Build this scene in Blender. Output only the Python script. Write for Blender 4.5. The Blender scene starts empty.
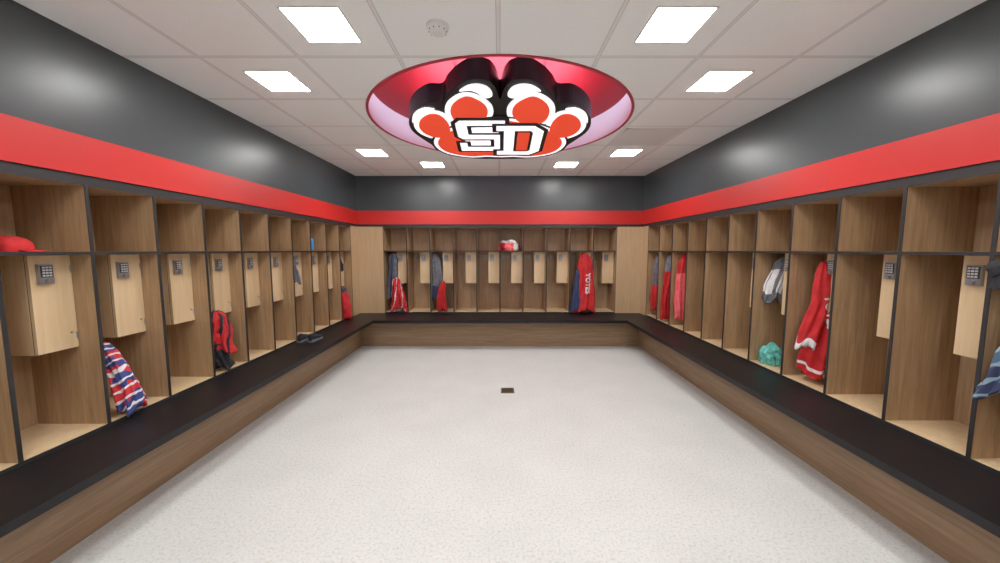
import bpy, bmesh, math, random
from mathutils import Vector, Matrix
from mathutils.bvhtree import BVHTree
random.seed(4)
scene = bpy.context.scene
col = scene.collection
scene.view_settings.view_transform = 'Standard'
scene.view_settings.look = 'None'
scene.view_settings.exposure = 0.20
scene.view_settings.gamma = 1.10

# ------------------------------------------------------------------ materials
def new_mat(name):
    m = bpy.data.materials.new(name); m.use_nodes = True
    nt = m.node_tree
    return m, nt, nt.nodes['Principled BSDF']

def plain(name, c, rough=0.6, metal=0.0, noise=0.0, nscale=20, bump=0.0, spec=0.5):
    m, nt, b = new_mat(name)
    b.inputs['Base Color'].default_value = (*c, 1)
    b.inputs['Roughness'].default_value = rough
    b.inputs['Metallic'].default_value = metal
    b.inputs['Specular IOR Level'].default_value = spec
    if noise or bump:
        tc = nt.nodes.new('ShaderNodeTexCoord')
        n = nt.nodes.new('ShaderNodeTexNoise'); n.inputs['Scale'].default_value = nscale
        n.inputs['Detail'].default_value = 5
        nt.links.new(tc.outputs['Object'], n.inputs['Vector'])
        if noise:
            r = nt.nodes.new('ShaderNodeValToRGB')
            r.color_ramp.elements[0].position = .3; r.color_ramp.elements[1].position = .7
            r.color_ramp.elements[0].color = (*[x*(1-noise) for x in c], 1)
            r.color_ramp.elements[1].color = (*[min(1, x*(1+noise)) for x in c], 1)
            nt.links.new(n.outputs['Fac'], r.inputs['Fac'])
            nt.links.new(r.outputs['Color'], b.inputs['Base Color'])
        if bump:
            bp = nt.nodes.new('ShaderNodeBump'); bp.inputs['Strength'].default_value = bump
            bp.inputs['Distance'].default_value = .01
            nt.links.new(n.outputs['Fac'], bp.inputs['Height'])
            nt.links.new(bp.outputs['Normal'], b.inputs['Normal'])
    return m

def wood(name, c1, c2, scale, rough=.45):
    m, nt, b = new_mat(name)
    tc = nt.nodes.new('ShaderNodeTexCoord')
    mp = nt.nodes.new('ShaderNodeMapping'); mp.inputs['Scale'].default_value = scale
    oi = nt.nodes.new('ShaderNodeObjectInfo')
    n = nt.nodes.new('ShaderNodeTexNoise'); n.inputs['Scale'].default_value = 1
    n.noise_dimensions = '4D'
    n.inputs['Detail'].default_value = 8; n.inputs['Roughness'].default_value = .65
    n.inputs['Distortion'].default_value = .6
    mu = nt.nodes.new('ShaderNodeMath'); mu.operation = 'MULTIPLY'; mu.inputs[1].default_value = 30
    nt.links.new(oi.outputs['Random'], mu.inputs[0]); nt.links.new(mu.outputs[0], n.inputs['W'])
    nt.links.new(tc.outputs['Object'], mp.inputs['Vector'])
    nt.links.new(mp.outputs['Vector'], n.inputs['Vector'])
    r = nt.nodes.new('ShaderNodeValToRGB')
    r.color_ramp.elements[0].position = .32; r.color_ramp.elements[1].position = .68
    r.color_ramp.elements[0].color = (*c1, 1); r.color_ramp.elements[1].color = (*c2, 1)
    nt.links.new(n.outputs['Fac'], r.inputs['Fac'])
    nt.links.new(r.outputs['Color'], b.inputs['Base Color'])
    b.inputs['Roughness'].default_value = rough
    return m

def emis(name, c, s):
    m, nt, b = new_mat(name)
    b.inputs['Base Color'].default_value = (*c, 1)
    b.inputs['Emission Color'].default_value = (*c, 1)
    b.inputs['Emission Strength'].default_value = s
    return m

M_oak = wood('oak_laminate', (.275, .160, .078), (.475, .305, .165), (45, 45, 2.5))
M_oakback = wood('oak_laminate_back', (.33, .20, .105), (.52, .345, .20), (45, 45, 2.5))
M_birch = wood('birch_panel', (.62, .435, .24), (.74, .55, .33), (30, 30, 2))
M_corner = wood('maple_filler', (.50, .335, .18), (.60, .42, .245), (30, 30, 2))
M_riser_y = wood('riser_wood_y', (.22, .130, .068), (.37, .235, .130), (40, 2.2, 40))
M_riser_x = wood('riser_wood_x', (.22, .130, .068), (.37, .235, .130), (2.2, 40, 40))
M_black = plain('black_edge', (.018, .018, .019), .45)
M_bench = plain('bench_black_laminate', (.008, .008, .010), .42, noise=.3, nscale=60, spec=.3)
M_gray = plain('charcoal_paint', (.046, .054, .060), .33, noise=.06, nscale=3, bump=.02)
M_red = plain('red_paint', (.60, .018, .015), .42)
M_steel = plain('steel', (.35, .36, .38), .35, .8)
M_dark = plain('keypad_dark', (.04, .045, .05), .4)
M_btn = plain('keypad_button', (.55, .56, .58), .5)
M_white = plain('white_plastic', (.8, .8, .78), .5)
M_wallw = plain('recess_white', (.80, .74, .84), .6)
M_redtop = plain('recess_red', (.30, .006, .012), .5, spec=.25)
M_light = emis('led_panel', (1, .99, .965), 41)
M_led = emis('lavender_led', (.84, .76, 1.0), 7.5)
M_signw = emis('sign_white_acrylic', (.95, .94, .97), .72)
M_signr = emis('sign_red_acrylic', (.82, .055, .018), .46)
M_signb = plain('sign_black', (.008, .008, .010), .4, spec=.3)

# ceiling tile material
M_ceil, nt, b = new_mat('ceiling_tile')
tc = nt.nodes.new('ShaderNodeTexCoord'); sep = nt.nodes.new('ShaderNodeSeparateXYZ')
nt.links.new(tc.outputs['Object'], sep.inputs[0])
def mth(op, a, bb=None):
    n = nt.nodes.new('ShaderNodeMath'); n.operation = op
    for i, v in enumerate((a, bb)):
        if v is None: continue
        if isinstance(v, (int, float)): n.inputs[i].default_value = v
        else: nt.links.new(v, n.inputs[i])
    return n.outputs[0]
P = .613; X0 = -.01; Y0 = 2.29
def gridmask(o, o0, half):
    f = mth('FRACT', mth('ADD', mth('DIVIDE', mth('SUBTRACT', o, o0), P), 100.5))
    d = mth('MULTIPLY', mth('ABSOLUTE', mth('SUBTRACT', f, .5)), P)
    return mth('LESS_THAN', d, half)
bar = mth('MAXIMUM', gridmask(sep.outputs[0], X0, .012), gridmask(sep.outputs[1], Y0, .012))
core = mth('MAXIMUM', gridmask(sep.outputs[0], X0, .009), gridmask(sep.outputs[1], Y0, .009))
bar_shadow = mth('SUBTRACT', bar, core)  # thin shadow lines along the T-bars, painted into the tile colour
nz = nt.nodes.new('ShaderNodeTexNoise'); nz.inputs['Scale'].default_value = 150; nz.inputs['Detail'].default_value = 3
nt.links.new(tc.outputs['Object'], nz.inputs['Vector'])
rp = nt.nodes.new('ShaderNodeValToRGB')
rp.color_ramp.elements[0].position = .35; rp.color_ramp.elements[1].position = .5
rp.color_ramp.elements[0].color = (.91, .935, .93, 1); rp.color_ramp.elements[1].color = (.945, .97, .965, 1)
nt.links.new(nz.outputs['Fac'], rp.inputs['Fac'])
m1 = nt.nodes.new('ShaderNodeMix'); m1.data_type = 'RGBA'
nt.links.new(bar, m1.inputs[0]); nt.links.new(rp.outputs[0], m1.inputs[6]); m1.inputs[7].default_value = (.82, .82, .82, 1)
m2 = nt.nodes.new('ShaderNodeMix'); m2.data_type = 'RGBA'
nt.links.new(bar_shadow, m2.inputs[0]); nt.links.new(m1.outputs[2], m2.inputs[6]); m2.inputs[7].default_value = (.50, .49, .48, 1)
nt.links.new(m2.outputs[2], b.inputs['Base Color']); b.inputs['Roughness'].default_value = .85

# floor: white speckled resilient
M_floor, nt, b = new_mat('speckled_floor')
tc = nt.nodes.new('ShaderNodeTexCoord')
n1 = nt.nodes.new('ShaderNodeTexNoise'); n1.inputs['Scale'].default_value = 65; n1.inputs['Detail'].default_value = 6; n1.inputs['Roughness'].default_value = .75
n2 = nt.nodes.new('ShaderNodeTexNoise'); n2.inputs['Scale'].default_value = 2.5; n2.inputs['Detail'].default_value = 8
nt.links.new(tc.outputs['Object'], n1.inputs['Vector']); nt.links.new(tc.outputs['Object'], n2.inputs['Vector'])
r1 = nt.nodes.new('ShaderNodeValToRGB'); r1.color_ramp.elements[0].position = .34; r1.color_ramp.elements[1].position = .52
r1.color_ramp.elements[0].color = (.53, .525, .50, 1); r1.color_ramp.elements[1].color = (.725, .735, .72, 1)
r2 = nt.nodes.new('ShaderNodeValToRGB'); r2.color_ramp.elements[0].position = .3; r2.color_ramp.elements[1].position = .7
r2.color_ramp.elements[0].color = (.92, .92, .92, 1); r2.color_ramp.elements[1].color = (1, 1, 1, 1)
mx = nt.nodes.new('ShaderNodeMix'); mx.data_type = 'RGBA'; mx.blend_type = 'MULTIPLY'; mx.inputs[0].default_value = 1
nt.links.new(n1.outputs['Fac'], r1.inputs['Fac']); nt.links.new(n2.outputs['Fac'], r2.inputs['Fac'])
nt.links.new(r1.outputs[0], mx.inputs[6]); nt.links.new(r2.outputs[0], mx.inputs[7])
nt.links.new(mx.outputs[2], b.inputs['Base Color']); b.inputs['Roughness'].default_value = .45
b.inputs['Specular IOR Level'].default_value = .3

# cloth materials
C_red = plain('cloth_red', (.52, .010, .014), .8, noise=.25, nscale=12)
C_pink = plain('cloth_coral', (.80, .12, .14), .8, noise=.2, nscale=12)
C_white = plain('cloth_white', (.75, .75, .76), .8, noise=.1)
C_gray = plain('cloth_gray', (.13, .14, .17), .85, noise=.3, nscale=25)
C_black = plain('cloth_black', (.015, .015, .02), .85, noise=.3)
C_navy = plain('cloth_navy', (.02, .035, .10), .85, noise=.3)
C_teal = plain('cloth_teal', (.12, .50, .45), .8, noise=.5, nscale=40)
C_blue = plain('plastic_blue', (.03, .22, .60), .35)
def plaid(name, a, bcol, c, sc=10):
    m, nt, b = new_mat(name)
    tc = nt.nodes.new('ShaderNodeTexCoord')
    mp = nt.nodes.new('ShaderNodeMapping'); mp.inputs['Rotation'].default_value = (.3, .5, .6)
    nt.links.new(tc.outputs['Object'], mp.inputs[0])
    w1 = nt.nodes.new('ShaderNodeTexNoise'); w1.inputs['Scale'].default_value = sc; w1.inputs['Detail'].default_value = 1
    w2 = nt.nodes.new('ShaderNodeTexWave'); w2.bands_direction = 'Z'; w2.inputs['Scale'].default_value = sc*.45; w2.inputs['Distortion'].default_value = 9
    nt.links.new(mp.outputs[0], w1.inputs[0]); nt.links.new(mp.outputs[0], w2.inputs[0])
    ra = nt.nodes.new('ShaderNodeValToRGB'); ra.color_ramp.interpolation = 'CONSTANT'
    ra.color_ramp.elements[0].color = (*a, 1); ra.color_ramp.elements[1].color = (*bcol, 1); ra.color_ramp.elements[1].position = .52
    rb = nt.nodes.new('ShaderNodeValToRGB'); rb.color_ramp.interpolation = 'CONSTANT'
    rb.color_ramp.elements[0].color = (0, 0, 0, 1); rb.color_ramp.elements[1].color = (1, 1, 1, 1); rb.color_ramp.elements[1].position = .84
    nt.links.new(w1.outputs['Fac'], ra.inputs[0]); nt.links.new(w2.outputs['Fac'], rb.inputs[0])
    mx = nt.nodes.new('ShaderNodeMix'); mx.data_type = 'RGBA'
    nt.links.new(rb.outputs[0], mx.inputs[0]); nt.links.new(ra.outputs[0], mx.inputs[6]); mx.inputs[7].default_value = (*c, 1)
    nt.links.new(mx.outputs[2], b.inputs['Base Color']); b.inputs['Roughness'].default_value = .85
    return m
C_plaid = plaid('cloth_red_blue_pattern', (.60, .02, .03), (.03, .05, .22), (.75, .72, .75), 13)
C_plaid2 = plaid('cloth_navy_plaid', (.02, .03, .08), (.05, .10, .17), (.22, .30, .38), 14)

# ------------------------------------------------------------------ helpers
def box(bm, x0, x1, y0, y1, z0, z1, mi=0):
    vs = [bm.verts.new(p) for p in ((x0,y0,z0),(x1,y0,z0),(x1,y1,z0),(x0,y1,z0),(x0,y0,z1),(x1,y0,z1),(x1,y1,z1),(x0,y1,z1))]
    for f in ((0,3,2,1),(4,5,6,7),(0,1,5,4),(1,2,6,5),(2,3,7,6),(3,0,4,7)):
        fc = bm.faces.new([vs[i] for i in f]); fc.material_index = mi
def cyl(bm, p0, p1, r, mi=0, n=12, r2=None):
    p0 = Vector(p0); p1 = Vector(p1); d = p1-p0
    q = d.to_track_quat('Z', 'Y'); r2 = r if r2 is None else r2
    a = [bm.verts.new(p0 + q @ Vector((r*math.cos(2*math.pi*i/n), r*math.sin(2*math.pi*i/n), 0))) for i in range(n)]
    c = [bm.verts.new(p1 + q @ Vector((r2*math.cos(2*math.pi*i/n), r2*math.sin(2*math.pi*i/n), 0))) for i in range(n)]
    for i in range(n):
        f = bm.faces.new((a[i], a[(i+1)%n], c[(i+1)%n], c[i])); f.material_index = mi
    bm.faces.new(a[::-1]).material_index = mi; bm.faces.new(c).material_index = mi
def mk(name, bm, mats, loc=(0,0,0), rot=(0,0,0), smooth=False, parent=None):
    me = bpy.data.meshes.new(name)
    bm.to_mesh(me); bm.free()
    for m in mats: me.materials.append(m)
    if smooth:
        for p in me.polygons: p.use_smooth = True
    o = bpy.data.objects.new(name, me); col.objects.link(o)
    o.location = loc; o.rotation_euler = rot
    if parent: o.parent = parent
    return o
def lathe(bm, prof, n=24, mi=0, c=(0,0,0)):
    rings = []
    for r, z in prof:
        if r < 1e-5: rings.append([bm.verts.new((c[0], c[1], c[2]+z))])
        else: rings.append([bm.verts.new((c[0]+r*math.cos(2*math.pi*i/n), c[1]+r*math.sin(2*math.pi*i/n), c[2]+z)) for i in range(n)])
    for a, b2 in zip(rings, rings[1:]):
        for i in range(n):
            j = (i+1) % n
            if len(a) == 1 and len(b2) == 1: continue
            if len(a) == 1: f = bm.faces.new((a[0], b2[j], b2[i]))
            elif len(b2) == 1: f = bm.faces.new((a[i], a[j], b2[0]))
            else: f = bm.faces.new((a[i], a[j], b2[j], b2[i]))
            f.material_index = mi

# ------------------------------------------------------------------ dimensions
XF = 2.31
LD = .42
XW = XF + LD + .005
YB = 5.80
YW = YB + LD + .005
YN = -2.0
CZ = 2.67
BT = .452
LH = 1.413
W = .39

# ------------------------------------------------------------------ room shell
bm = bmesh.new(); box(bm, -XW-.1, XW+.1, YN-.1, YW+.1, -.1, 0); mk('floor', bm, [M_floor])
bm = bmesh.new(); box(bm, -XW-.1, -XW, YN, YW, 0, CZ+.02); mk('wall_left', bm, [M_gray])
bm = bmesh.new(); box(bm, XW, XW+.1, YN, YW, 0, CZ+.02); mk('wall_right', bm, [M_gray])
bm = bmesh.new(); box(bm, -XW-.1, XW+.1, YW, YW+.1, 0, CZ+.02); mk('wall_back', bm, [M_gray])
M_nearwall = plain('light_paint', (.80, .80, .80), .6)
bm = bmesh.new(); box(bm, -XW-.1, XW+.1, YN-.1, YN, 0, CZ+.02); mk('wall_front', bm, [M_nearwall])

ZR0, ZR1 = 1.905, 2.12
for nm, a in (('wall_left_soffit', (-XW, -XF, YN, YW)), ('wall_right_soffit', (XF, XW, YN, YW)), ('wall_back_soffit', (-XF, XF, YB, YW))):
    bm = bmesh.new(); box(bm, *a, ZR0, CZ); mk(nm, bm, [M_gray])
bm = bmesh.new(); box(bm, -XF, -XF+.006, YN, YB, ZR0, ZR1); mk('trim_1', bm, [M_red])
bm = bmesh.new(); box(bm, XF-.006, XF, YN, YB, ZR0, ZR1); mk('trim_2', bm, [M_red])
bm = bmesh.new(); box(bm, -XF+.006, XF-.006, YB-.006, YB, ZR0, ZR1); mk('trim_3', bm, [M_red])
zt = BT + LH
bm = bmesh.new(); box(bm, -XW, -XF-.006, YN, YW, zt, ZR0); mk('trim_4', bm, [M_black])
bm = bmesh.new(); box(bm, XF+.006, XW, YN, YW, zt, ZR0); mk('trim_5', bm, [M_black])
bm = bmesh.new(); box(bm, -XF-.006, XF+.006, YB+.006, YW, zt, ZR0); mk('trim_6', bm, [M_black])

CC = (0, 3.43); CR = 1.16; RH = .25
bm = bmesh.new()
N = 128; s = 1.45
inner, outer = [], []
for i in range(N):
    a = 2*math.pi*i/N; c_, s_ = math.cos(a), math.sin(a)
    inner.append(bm.verts.new((CC[0]+CR*c_, CC[1]+CR*s_, CZ)))
    k = s/max(abs(c_), abs(s_))
    outer.append(bm.verts.new((CC[0]+k*c_, CC[1]+k*s_, CZ)))
for i in range(N):
    j = (i+1) % N
    bm.faces.new((inner[i], inner[j], outer[j], outer[i]))
def quad(x0, x1, y0, y1):
    bm.faces.new([bm.verts.new(p) for p in ((x0,y0,CZ),(x0,y1,CZ),(x1,y1,CZ),(x1,y0,CZ))])
quad(-XW, -s, CC[1]-s, CC[1]+s); quad(s, XW, CC[1]-s, CC[1]+s)
quad(-XW, XW, YN, CC[1]-s); quad(-XW, XW, CC[1]+s, YW)
mk('ceiling', bm, [M_ceil])
bm = bmesh.new()
r0 = [bm.verts.new((CC[0]+CR*math.cos(2*math.pi*i/N), CC[1]+CR*math.sin(2*math.pi*i/N), CZ)) for i in range(N)]
r1_ = [bm.verts.new((CC[0]+CR*math.cos(2*math.pi*i/N), CC[1]+CR*math.sin(2*math.pi*i/N), CZ+RH)) for i in range(N)]
for i in range(N):
    f = bm.faces.new((r0[i], r1_[i], r1_[(i+1)%N], r0[(i+1)%N])); f.smooth = True
bm.faces.new(r1_[::-1]).material_index = 1
mk('ceiling_recess', bm, [M_wallw, M_redtop])
bm = bmesh.new()
for rr0, rr1, zz0, zz1 in ((CR-.008, CR+.014, CZ-.006, CZ),):
    q = []
    for i in range(N):
        a = 2*math.pi*i/N; c_, s_ = math.cos(a), math.sin(a)
        q.append([bm.verts.new((CC[0]+r*c_, CC[1]+r*s_, z)) for r, z in ((rr0, zz0), (rr1, zz0), (rr1, zz1), (rr0, zz1))])
    for i in range(N):
        j = (i+1) % N
        for k in range(4): bm.faces.new((q[i][k], q[i][(k+1)%4], q[j][(k+1)%4], q[j][k]))
mk('trim_7', bm, [plain('rim_red', (.45, .03, .05), .5)])

# ------------------------------------------------------------------ ceiling lights
bm = bmesh.new()
h = .142
box(bm, -h-.010, -h, -h-.010, h+.010, -.005, 0, 0); box(bm, h, h+.010, -h-.010, h+.010, -.005, 0, 0)
box(bm, -h, h, -h-.010, -h, -.005, 0, 0); box(bm, -h, h, h, h+.010, -.005, 0, 0)
box(bm, -h, h, -h, h, -.004, -.001, 1)
lp = bpy.data.meshes.new('ceiling_light_panel'); bm.to_mesh(lp); bm.free()
lp.materials.append(M_white); lp.materials.append(M_light)
for (lx, ly) in ((.925, 1.985), (1.54, 2.61), (1.54, 4.44), (.925, 5.05), (1.54, .76), (.925, .15), (.925, -1.07)):
    for sg in (-1, 1):
        o = bpy.data.objects.new('ceiling_light_panel', lp); col.objects.link(o)
        o.location = (sg*lx-.01, ly, CZ)

bm = bmesh.new()
lathe(bm, [(0, -.042), (.022, -.042), (.026, -.036), (.04, -.034), (.05, -.024), (.054, -.012), (.058, -.010), (.06, 0), (0, 0)], 28)
for i in range(10):
    a = i*math.pi/5; cyl(bm, (.046*math.cos(a), .046*math.sin(a), -.030), (.046*math.cos(a), .046*math.sin(a), -.022), .003, 1, 6)
mk('smoke_detector', bm, [M_white, M_dark], (-.33, 1.99, CZ), smooth=False)
bm = bmesh.new()
M_grille = plain('grille_gray', (.80, .79, .77), .6)
g = .29
for a in ((-g, g, -g, -g+.03), (-g, g, g-.03, g), (-g, -g+.03, -g, g), (g-.03, g, -g, g)): box(bm, *a, -.006, 0, 0)
for i in range(26):
    y = -g+.035+i*.0205; box(bm, -g+.03, g-.03, y, y+.015, -.004, -.001, 0)
mk('air_return_grille', bm, [M_grille], (1.522, 3.85, CZ))
bm = bmesh.new()
M_drain = plain('drain_bronze', (.13, .095, .06), .4, .5)
for a in ((-.07, .07, -.07, -.055), (-.07, .07, .055, .07), (-.07, -.055, -.055, .055), (.055, .07, -.055, .055)): box(bm, *a, 0, .004, 0)
for i in range(7):
    y = -.05+i*.0155; box(bm, -.055, .055, y, y+.008, 0, .003, 0)
box(bm, -.055, .055, -.055, .055, 0, .001, 1)
mk('floor_drain', bm, [M_drain, M_black], (.08, 3.66, 0))

# ------------------------------------------------------------------ bench
XB = 1.88; YBE = 5.17; XR = 2.15; YR = 5.42; TH = .042
bm = bmesh.new()
box(bm, -XW+.002, -XB, YN+.01, YW-.002, BT-TH, BT, 0)
box(bm, XB, XW-.002, YN+.01, YW-.002, BT-TH, BT, 0)
box(bm, -XB, XB, YBE, YW-.002, BT-TH, BT, 0)
box(bm, -XR-.02, -XR, YN+.01, YR+.02, 0, BT-TH, 1)
box(bm, XR, XR+.02, YN+.01, YR+.02, 0, BT-TH, 1)
box(bm, -XR, XR, YR, YR+.02, 0, BT-TH, 2)
mk('bench', bm, [M_bench, M_riser_y, M_riser_x])

# ------------------------------------------------------------------ lockers
def locker_mesh(name, W):
    bm = bmesh.new(); t = .009; D = LD; H = LH; e = .004
    for x0, x1 in ((0, t), (W-t, W)):
        box(bm, x0, x1, e, D, 0, H, 0); box(bm, x0, x1, 0, e, 0, H, 2)
    box(bm, t, W-t, D-.008, D, 0, H, 3)
    box(bm, t, W-t, e, D-.008, 0, .018, 1); box(bm, t, W-t, 0, e, 0, .018, 2)
    box(bm, t, W-t, e, D-.008, H-.018, H, 0); box(bm, t, W-t, 0, e, H-.018, H, 2)
    zs = 1.013
    box(bm, t, W-t, e, D-.008, zs, zs+.016, 0); box(bm, t, W-t, 0, e, zs, zs+.016, 2)
    bw = .185; x0 = W-t-bw; x1 = W-t; zb = zs-.53
    box(bm, x0, x1, .14, D-.008, zb, zs, 1)
    box(bm, x0+.002, x1-.002, .12, .137, zb+.002, zs-.004, 1)
    box(bm, x0+.001, x1-.001, .137, .14, zb+.001, zs-.001, 2)
    kx0 = x0+.028; kz1 = zs-.05
    box(bm, kx0, kx0+.062, .102, .12, kz1-.105, kz1, 4)
    box(bm, kx0+.006, kx0+.056, .099, .102, kz1-.07, kz1-.008, 5)
    for i in range(3):
        for j in range(4):
            box(bm, kx0+.011+i*.0145, kx0+.021+i*.0145, .096, .099, kz1-.022-j*.0145, kz1-.013-j*.0145, 6)
    cyl(bm, (kx0+.031, .102, kz1-.088), (kx0+.031, .088, kz1-.088), .011, 4, 14)
    for z in (zb+.07, zs-.08):
        cyl(bm, (x1-.006, .117, z-.02), (x1-.006, .117, z+.02), .004, 4, 8)
    cyl(bm, (x1-.03, .12, zb+.09), (x1-.03, .114, zb+.09), .006, 4, 10)
    for hx in (.06, .13):
        box(bm, hx-.012, hx+.012, D-.013, D-.008, .88, .95, 4)
        cyl(bm, (hx, D-.01, .90), (hx, D-.055, .895), .005, 4, 8)
        cyl(bm, (hx, D-.055, .895), (hx, D-.065, .92), .005, 4, 8, .007)
    me = bpy.data.meshes.new(name); bm.to_mesh(me); bm.free()
    for m in (M_oak, M_birch, M_black, M_oakback, M_steel, M_dark, M_btn): me.materials.append(m)
    return me
ms = locker_mesh('locker_side', W)
WB = .38
mb = locker_mesh('locker_back', WB)
def put(me, loc, rz):
    o = bpy.data.objects.new('locker', me); col.objects.link(o); o.location = loc; o.rotation_euler = (0, 0, rz)
LY0 = 2.02; RY0 = 2.06
for k in range(-6, 9):
    put(ms, (-XF, LY0+W*k, BT), math.pi/2)
    put(ms, (XF, RY0+W*(k+1), BT), -math.pi/2)
for k in range(10):
    put(mb, (-1.90+WB*k, YB, BT), 0)
bm = bmesh.new()
box(bm, -XF, -1.90, YB, YB+.018, BT, zt); box(bm, -XF-.018, -XF, LY0+9*W, YB+.018, BT, zt)
mk('corner_filler_panel', bm, [M_corner])
bm = bmesh.new()
box(bm, 1.90, XF, YB, YB+.018, BT, zt); box(bm, XF, XF+.018, RY0+9*W, YB+.018, BT, zt)
mk('corner_filler_panel', bm, [M_corner])

# ------------------------------------------------------------------ paw sign
half = [(0,2.588),(.034,2.44),(.087,2.36),(.19,2.348),(.286,2.416),(.37,2.524),(.43,2.629),(.54,2.64),(.668,2.758),
        (.75,2.92),(.76,3.09),(.70,3.254),(.65,3.36),(.61,3.50),(.47,3.64),(.238,3.70),(0,3.71)]
def cr(pts, n=6):
    out = []; L = len(pts)
    for i in range(L):
        p0, p1, p2, p3 = [Vector(pts[(i+k) % L]) for k in (-1, 0, 1, 2)]
        for j in range(n):
            t = j/n
            out.append(.5*((2*p1)+(-p0+p2)*t+(2*p0-5*p1+4*p2-p3)*t*t+(-p0+3*p1-3*p2+p3)*t**3))
    return out
V0 = 2.348
sil = half + [(-x, v) for x, v in half[-2:0:-1]]
sil = [(p.x, (p.y-V0)/.992) for p in cr(sil, 5)]
def prism(bm, pts, z0, z1, mi, top=True):
    a = [bm.verts.new((x, y, z0)) for x, y in pts]; c = [bm.verts.new((x, y, z1)) for x, y in pts]
    n = len(pts)
    for i in range(n):
        bm.faces.new((a[i], a[(i+1)%n], c[(i+1)%n], c[i])).material_index = mi
    f1 = bm.faces.new(a[::-1]); f2 = bm.faces.new(c); f1.material_index = mi; f2.material_index = mi
    bmesh.ops.triangulate(bm, faces=[f1, f2])
def shp(pts, sg, n=5):
    return [(sg*p.x, p.y-V0) for p in cr(pts, n)]
def grow(pts, g):
    L = len(pts); out = []
    area = sum(pts[i][0]*pts[(i+1)%L][1]-pts[(i+1)%L][0]*pts[i][1] for i in range(L))
    sgn = 1 if area > 0 else -1
    for i in range(L):
        p0, p1, p2 = Vector(pts[i-1]), Vector(pts[i]), Vector(pts[(i+1)%L])
        t = (p2-p0).normalized()
        out.append((p1.x+sgn*t.y*g, p1.y-sgn*t.x*g))
    return out
sign = bpy.data.objects.new('paw_logo_sign', None); col.objects.link(sign)
sign.location = (0, 2.456, 2.615); sign.rotation_euler = (math.radians(-7.3), 0, 0)
bm = bmesh.new(); prism(bm, sil, 0, .15, 0); bmesh.ops.recalc_face_normals(bm, faces=bm.faces[:])
mk('sign_body', bm, [M_signb], parent=sign)
bm = bmesh.new(); prism(bm, [(x*.90, .66+(y-.66)*.90) for x, y in sil], .151, .158, 0); bmesh.ops.recalc_face_normals(bm, faces=bm.faces[:])
mk('halo_backlight', bm, [M_led], parent=sign)
white = bmesh.new(); red = bmesh.new(); blk = bmesh.new()
toe_in = [(.17,2.575),(.25,2.54),(.345,2.63),(.385,2.76),(.36,2.90),(.27,2.96),(.17,2.92),(.10,2.80),(.105,2.67)]
toe_out = [(.48,2.80),(.56,2.79),(.64,2.87),(.68,2.99),(.66,3.11),(.58,3.19),(.48,3.18),(.43,3.08),(.43,2.92)]
pad = [(0,2.88),(.20,2.93),(.40,3.05),(.55,3.22),(.575,3.38),(.50,3.53),(.31,3.615),(.14,3.60),(0,3.61)]
claw1 = [(.055,2.53),(.075,2.44),(.135,2.395),(.215,2.405),(.285,2.475),(.21,2.465),(.155,2.50),(.11,2.56)]
claw2 = [(.50,2.715),(.57,2.695),(.65,2.75),(.70,2.84),(.72,2.93),(.672,2.835),(.61,2.775),(.55,2.745)]
z = 0
for sg in (-1, 1):
    for t_ in (toe_in, toe_out):
        p = shp(t_, sg)
        prism(white, grow(p, .042), -.006-z, 0, 0); prism(red, p, -.012-z, -.006, 0); z += .0002
    for c_ in (claw1, claw2):
        prism(white, shp(c_, sg, 3), -.009-z, -.002, 0); z += .0002
padf = pad+[(-x, v) for x, v in pad[-2:0:-1]]
p = shp(padf, 1)
prism(blk, grow(p, .060), -.0082, -.0005, 0)
prism(white, grow(p, .036), -.0105, 0, 0); prism(red, p, -.0145, -.006, 0)
w_ = .082
def poly(bmx, pts, z0, z1, g=0):
    pp = [(x, v-V0) for x, v in pts]
    prism(bmx, grow(pp, g) if g else pp, z0, z1, 0)
def strokes(x0, x1, a, b2):
    m = (a+b2)/2; h2 = w_/2
    return [(x0, a+.05), (x0+.04, a), (x1, a), (x1, a+.17), (x1-w_*.8, a+.17), (x1-w_*.8, a+w_), (x0+w_+.01, a+w_), (x0+w_+.01, m-h2),
         (x1-.04, m-h2), (x1, m-h2+.05), (x1, b2-.05), (x1-.04, b2), (x0, b2), (x0, b2-.17), (x0+w_*.8, b2-.17), (x0+w_*.8, b2-w_),
         (x1-w_-.01, b2-w_), (x1-w_-.01, m+h2), (x0+.04, m+h2), (x0, m+h2-.05)]
g = .036
S = strokes(-.37, .04, 2.87, 3.46)
def sharp_grow(pts, g):
    L = len(pts); out = []
    area = sum(pts[i][0]*pts[(i+1)%L][1]-pts[(i+1)%L][0]*pts[i][1] for i in range(L))
    sgn = 1 if area > 0 else -1
    for i in range(L):
        p0, p1, p2 = Vector(pts[i-1]), Vector(pts[i]), Vector(pts[(i+1)%L])
        d1 = (p1-p0).normalized(); d2 = (p2-p1).normalized()
        n1 = Vector((d1.y, -d1.x))*sgn; n2 = Vector((d2.y, -d2.x))*sgn
        m_ = (n1+n2); m_ = m_/max(.3, m_.length_squared/2)
        out.append((p1.x+m_.x*g, p1.y+m_.y*g))
    return out
poly(blk, sharp_grow(S, g), -.018, -.012); poly(white, S, -.021, -.017)
a, b2 = 2.95, 3.54
Do = [(-.03, a), (.29, a), (.375, a+.09), (.375, b2-.09), (.29, b2), (-.03, b2), (-.03, b2-w_), (.035, b2-w_), (.035, a+w_), (-.03, a+w_)]
Di = [(.035+w_+.01, a+w_), (.265, a+w_), (.285, a+w_+.03), (.285, b2-w_-.03), (.265, b2-w_), (.035+w_+.01, b2-w_)]
poly(blk, sharp_grow(Do, g), -.0235, -.017); poly(white, Do, -.027, -.022)
poly(blk, Di, -.0285, -.026)
poly(red, sharp_grow(Di, -.026), -.0300, -.027)
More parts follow.
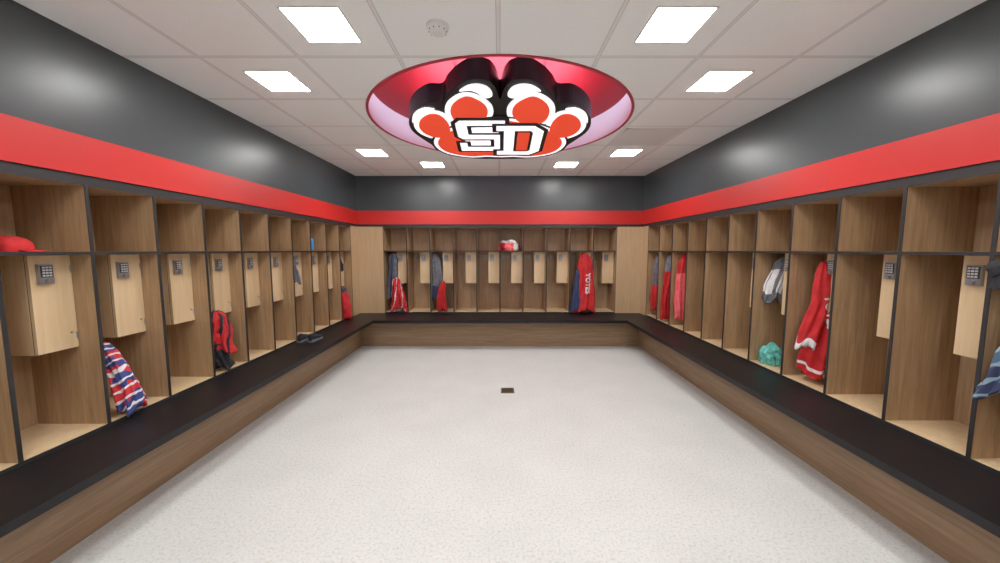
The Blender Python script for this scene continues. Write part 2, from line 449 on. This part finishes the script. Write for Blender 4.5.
for nm, bb, m in (('white_face', white, M_signw), ('red_face', red, M_signr), ('letter_outline', blk, M_signb)):
    bmesh.ops.recalc_face_normals(bb, faces=bb.faces[:]); mk(nm, bb, [m], parent=sign)
bm = bmesh.new()
for x, y in ((-.35, .4), (.35, .4), (-.3, 1.1), (.3, 1.1)):
    top = CZ+RH-2.615 + y*.128
    cyl(bm, (x, y, .15), (x, y, top-.004), .008, 0, 8)
mk('hanger_rods', bm, [M_steel], parent=sign)

# ------------------------------------------------------------------ clothes
def loft(bm, top, bot, w0, w1, d, seed, mfun, kf=6, rows=40, cols=72, hem=.03, amp=.22):
    rnd = random.Random(seed)
    ph = [rnd.uniform(0, 6.28) for _ in range(6)]
    top = Vector(top); bot = Vector(bot); rings = []
    for i in range(rows+1):
        t = i/rows
        c = top.lerp(bot, t)
        sp = min(1, (t/.14))**.5 if t < .14 else 1
        wv = (w0+(w1-w0)*(t**.8))*(.35+.65*sp)*(1+.07*math.sin(5*t+ph[4])+.05*math.sin(13*t+ph[1]))
        dv = d*(.45+.55*sp)
        c = c + Vector((.02*math.sin(4*t+ph[5]), 0, 0))
        ring = []
        for j in range(cols):
            th = 2*math.pi*j/cols
            f = 1+amp*(.35+.65*t)*(math.sin(kf*th+ph[0]+2*t)*.6+math.sin((kf+3)*th+ph[1]-3*t)*.4+.3*math.sin(2*kf*th+ph[2]+9*t))
            f += .12*amp*math.sin(26*t+2*th+ph[3])
            x = wv/2*math.cos(th)*(1+(f-1)*.35); y = dv/2*math.sin(th)*f
            zz = hem*t**4*math.sin(3*th+ph[3])+.006*math.sin(22*t+3*th+ph[2])
            ring.append(bm.verts.new((c.x+x, c.y+y, c.z+zz)))
        rings.append(ring)
    for i in range(rows):
        for j in range(cols):
            f = bm.faces.new((rings[i][j], rings[i][(j+1)%cols], rings[i+1][(j+1)%cols], rings[i+1][j]))
            f.material_index = mfun((i+.5)/rows, (j+.5)/cols); f.smooth = True
    bm.faces.new(rings[0][::-1]).material_index = mfun(0, 0)
    f = bm.faces.new(rings[-1]); f.material_index = mfun(1, 0)
    bmesh.ops.triangulate(bm, faces=[f])
def lettering(bm, text, size, cx, cz, rot, mi):
    bmesh.ops.recalc_face_normals(bm, faces=bm.faces[:])
    tree = BVHTree.FromBMesh(bm)
    cu = bpy.data.curves.new('t', 'FONT'); cu.body = text; cu.size = size; cu.align_x = 'CENTER'; cu.align_y = 'CENTER'; cu.offset = size*.03
    ob = bpy.data.objects.new('t', cu); col.objects.link(ob)
    dg = bpy.context.evaluated_depsgraph_get(); me = bpy.data.meshes.new_from_object(ob.evaluated_get(dg))
    bpy.data.objects.remove(ob)
    tb = bmesh.new(); tb.from_mesh(me)
    bmesh.ops.triangulate(tb, faces=tb.faces[:])
    bmesh.ops.subdivide_edges(tb, edges=tb.edges[:], cuts=2, use_grid_fill=True)
    c_, s_ = math.cos(rot), math.sin(rot); mp = {}
    for v in tb.verts:
        x = cx+v.co.x*c_-v.co.y*s_; zz = cz+v.co.x*s_+v.co.y*c_
        hit = tree.ray_cast(Vector((x, -2, zz)), Vector((0, 1, 0)))
        if hit[0] is not None: mp[v] = bm.verts.new(hit[0]+Vector((0, -.005, 0)))
    for f in tb.faces:
        if all(v in mp for v in f.verts):
            try: bm.faces.new([mp[v] for v in f.verts]).material_index = mi
            except ValueError: pass
    tb.free()
def garment(name, loc, yaw, parts, mats, letters=()):
    bm = bmesh.new()
    for p in parts: loft(bm, **p)
    for l in letters: lettering(bm, *l)
    return mk(name, bm, mats, loc, (0, 0, yaw))
def one(i): return lambda t, u: i
def heap(name, loc, sx, sy, sz, mats, seed, mfun=None, yaw=0):
    bm = bmesh.new(); bmesh.ops.create_icosphere(bm, subdivisions=4, radius=1)
    rnd = random.Random(seed); ph = [rnd.uniform(0, 6.28) for _ in range(9)]
    for v in bm.verts:
        x, y, zz = v.co
        f = 1+.13*math.sin(5*x+ph[0]+3*zz)+.10*math.sin(6*y+ph[1]+4*x)+.07*math.sin(11*zz+ph[2]+7*y)+.05*math.sin(15*x+ph[3]+9*y)
        z2 = zz*f
        if z2 < -.35: z2 = -.35
        v.co = Vector((x*f*sx/2, y*f*sy/2, (z2+.35)*sz/1.35))
    for f in bm.faces:
        c = f.calc_center_median(); f.smooth = True
        f.material_index = mfun(c.x/sx, c.z/sz) if mfun else 0
    return mk(name, bm, mats, loc, (0, 0, yaw))
SF = BT+.0185
SH = BT+1.0295

# right wall
garment('hanging_jersey', (2.455, 2.655, BT), -.55, [
    dict(top=(.03, 0, .99), bot=(-.0, 0, .09), w0=.16, w1=.21, d=.13, seed=3, mfun=lambda t, u: 1 if (t > .93 and t < .96) else 0, amp=.6, kf=5),
    dict(top=(-.02, -.03, .95), bot=(-.10, -.04, .30), w0=.09, w1=.13, d=.09, seed=5, mfun=lambda t, u: 1 if t > .93 else 0, kf=4, cols=48, amp=.5),
    dict(top=(.085, -.05, 1.0), bot=(.10, -.05, .66), w0=.045, w1=.06, d=.06, seed=6, mfun=one(2), kf=3, cols=24)],
    [C_red, C_white, C_black], [('YOTES', .085, .02, .58, -math.pi/2+.12, 1)])
garment('white_jacket', (2.45, 3.12, BT), -.6, [
    dict(top=(.02, 0, .98), bot=(-.02, 0, .60), w0=.09, w1=.15, d=.09, seed=8, mfun=lambda t, u: 1 if (t < .3 or t > .85) else (0 if (u*5) % 1 < .7 else 1), amp=.4)],
    [C_white, C_gray])
heap('teal_towel', (2.43, 3.12, SF), .16, .16, .18, [C_teal], 5)
garment('coral_shirt', (2.40, 4.64, BT), -.8, [dict(top=(0, 0, .99), bot=(0, 0, .14), w0=.12, w1=.15, d=.12, seed=12, mfun=lambda t, u: 1 if t > .3 else 0, amp=.5)], [C_red, C_pink, C_gray])
garment('red_warmup_pants', (2.39, 5.02, BT), -.8, [dict(top=(0, 0, .97), bot=(0, 0, .06), w0=.11, w1=.14, d=.12, seed=13, mfun=lambda t, u: 0 if t > .25 else 1, amp=.5)], [C_red, C_gray])
garment('hooded_jacket', (2.40, 5.36, BT), -.8, [
    dict(top=(0, 0, .99), bot=(0, 0, .12), w0=.13, w1=.18, d=.12, seed=14, mfun=lambda t, u: 0 if t > .55 else 1, amp=.5)], [C_red, C_gray])
garment('plaid_shirt', (2.345, 1.545, BT), -.5, [dict(top=(.02, .02, .80), bot=(-.02, 0, .38), w0=.12, w1=.20, d=.10, seed=15, mfun=one(0), amp=.4)], [C_plaid2])
garment('black_knit_cap', (2.325, 1.60, BT), -.5, [dict(top=(0, 0, .99), bot=(-.02, 0, .86), w0=.12, w1=.12, d=.09, seed=16, mfun=one(0), hem=.005)], [C_black])

# left wall
garment('patterned_towel', (-2.36, 2.14, BT), .5, [dict(top=(-.06, .06, .46), bot=(.03, 0, .05), w0=.07, w1=.14, d=.12, seed=21, mfun=one(0), amp=.5)], [C_plaid])
garment('red_black_jacket', (-2.37, 2.95, BT), .5, [
    dict(top=(-.04, .05, .52), bot=(.02, 0, .18), w0=.10, w1=.20, d=.13, seed=22, mfun=lambda t, u: 1 if (u*6+t) % 1 < .35 else 0, amp=.5),
    dict(top=(-.04, 0, .35), bot=(-.01, 0, .05), w0=.12, w1=.16, d=.12, seed=23, mfun=lambda t, u: 0 if t < .3 else 1, amp=.4)], [C_red, C_black])
garment('gray_sweatshirt', (-2.42, 4.12, BT), .8, [dict(top=(0, 0, .99), bot=(0, 0, .66), w0=.09, w1=.15, d=.10, seed=24, mfun=one(0), amp=.4)], [C_gray])
garment('black_sweatshirt', (-2.42, 5.28, BT), .8, [dict(top=(0, 0, .99), bot=(0, 0, .75), w0=.08, w1=.14, d=.09, seed=25, mfun=one(0), amp=.4)], [C_black])
heap('red_duffel_towel', (-2.37, 5.28, SF), .24, .2, .42, [C_red, C_navy], 27, lambda x, zz: 1 if zz > .93 else 0)

# back wall
garment('navy_sweatshirt', (-1.79, 5.92, BT), 0, [dict(top=(0, 0, .99), bot=(0, 0, .25), w0=.13, w1=.16, d=.12, seed=31, mfun=lambda t, u: 0 if (u*4) % 1 < .7 else 1, amp=.4)], [C_gray, C_navy])
garment('red_towel', (-1.685, 5.83, BT), 0, [dict(top=(0, .0, .58), bot=(0, -.02, .06), w0=.13, w1=.24, d=.12, seed=32, mfun=lambda t, u: 1 if (u*5+t) % 1 < .1 else 0, amp=.5)], [C_red, C_white])
garment('charcoal_hoodie', (-1.05, 5.92, BT), 0, [dict(top=(-.02, 0, .99), bot=(0, 0, .2), w0=.14, w1=.19, d=.12, seed=33, mfun=lambda t, u: 0 if t < .7 else 1, amp=.4)], [C_gray, C_navy])
garment('red_shirt', (-.95, 5.83, BT), 0, [dict(top=(0, .0, .52), bot=(0, 0, .05), w0=.09, w1=.16, d=.1, seed=34, mfun=one(0), amp=.4)], [C_red])
garment('hanging_jersey', (1.34, 5.86, BT), 0, [
    dict(top=(.06, .02, .99), bot=(.03, -.14, .05), w0=.16, w1=.38, d=.13, seed=35, mfun=one(0), amp=.6),
    dict(top=(-.05, -.03, .72), bot=(-.14, -.16, .05), w0=.07, w1=.15, d=.09, seed=36, mfun=one(2), kf=4, cols=48, amp=.4)],
    [C_red, C_white, C_navy], [('YOTES', .11, .08, .50, -math.pi/2-.05, 1)])
heap('pink_towel', (.13, 5.95, SH), .32, .2, .17, [C_pink, C_white, C_red], 41, lambda x, zz: 1 if zz > .75 or x > .3 else (2 if x < -.15 else 0))

# red cap on the left shelf
bm = bmesh.new()
lathe(bm, [(.098, 0), (.10, .03), (.095, .055), (.075, .078), (.045, .09), (.012, .095), (0, .096)], 28, 0)
cyl(bm, (0, 0, .093), (0, 0, .10), .008, 0, 8)
a = []
for i in range(13):
    th = -1.1+2.2*i/12; c_, s_ = math.cos(th), math.sin(th)
    a.append([bm.verts.new((r*c_, r*s_*(1 if r < .12 else .8), zz)) for r, zz in ((.097, .012), (.165, .004), (.165, .0), (.097, .006))])
for i in range(12):
    for k in range(4): bm.faces.new((a[i][k], a[i][(k+1)%4], a[i+1][(k+1)%4], a[i+1][k]))
cap = mk('red_cap', bm, [C_red], (-2.45, 1.765, SH), (0, 0, .9), smooth=True); cap.scale = (.9, .9, .84)
bm = bmesh.new(); lathe(bm, [(0, 0), (.034, 0), (.036, .01), (.036, .13), (.03, .15), (.014, .165), (.014, .18), (0, .18)], 20)
lathe(bm, [(0, .18), (.017, .18), (.017, .2), (0, .2)], 16, 1)
mk('water_bottle', bm, [C_blue, C_white], (-2.42, 4.55, SH), smooth=True)
def shoe(loc, yaw):
    bm = bmesh.new(); rings = []
    prof = [(0, .055, .085), (.03, .07, .095), (.08, .068, .085), (.13, .075, .07), (.19, .09, .055), (.24, .085, .045), (.275, .05, .03)]
    for x, w, h in prof:
        ring = []
        for i in range(16):
            th = 2*math.pi*i/16
            y = w/2*math.cos(th)*(1 if math.sin(th) < 0 else .8); zz = h/2+h/2*math.sin(th)
            ring.append(bm.verts.new((x, y, zz+.018)))
        rings.append(ring)
    for r_, q in zip(rings, rings[1:]):
        for i in range(16): bm.faces.new((r_[i], r_[(i+1)%16], q[(i+1)%16], q[i])).smooth = True
    bm.faces.new(rings[0][::-1]); bm.faces.new(rings[-1])
    pts = [(x, w/2+.004) for x, w, h in prof]+[(x, -w/2-.004) for x, w, h in prof[::-1]]
    prism(bm, pts, 0, .022, 1); bmesh.ops.recalc_face_normals(bm, faces=bm.faces[:])
    o = mk('sneaker', bm, [C_black, C_gray], loc, (0, 0, yaw)); o.scale = (.8, .8, .9)
shoe((-2.25, 3.90, BT), 1.6); shoe((-2.14, 3.92, BT), 1.5)

# ------------------------------------------------------------------ camera
cam = bpy.data.cameras.new('camera'); cam.sensor_width = 36; cam.lens = 12.78; cam.clip_start = .02
co = bpy.data.objects.new('camera', cam); col.objects.link(co)
co.location = (0, 0, 1.49); co.rotation_euler = (math.radians(90-5.07), 0, 0)
scene.camera = co
w = bpy.data.worlds.new('world'); scene.world = w; w.use_nodes = True
w.node_tree.nodes['Background'].inputs[0].default_value = (.8, .8, .8, 1)
w.node_tree.nodes['Background'].inputs[1].default_value = .1
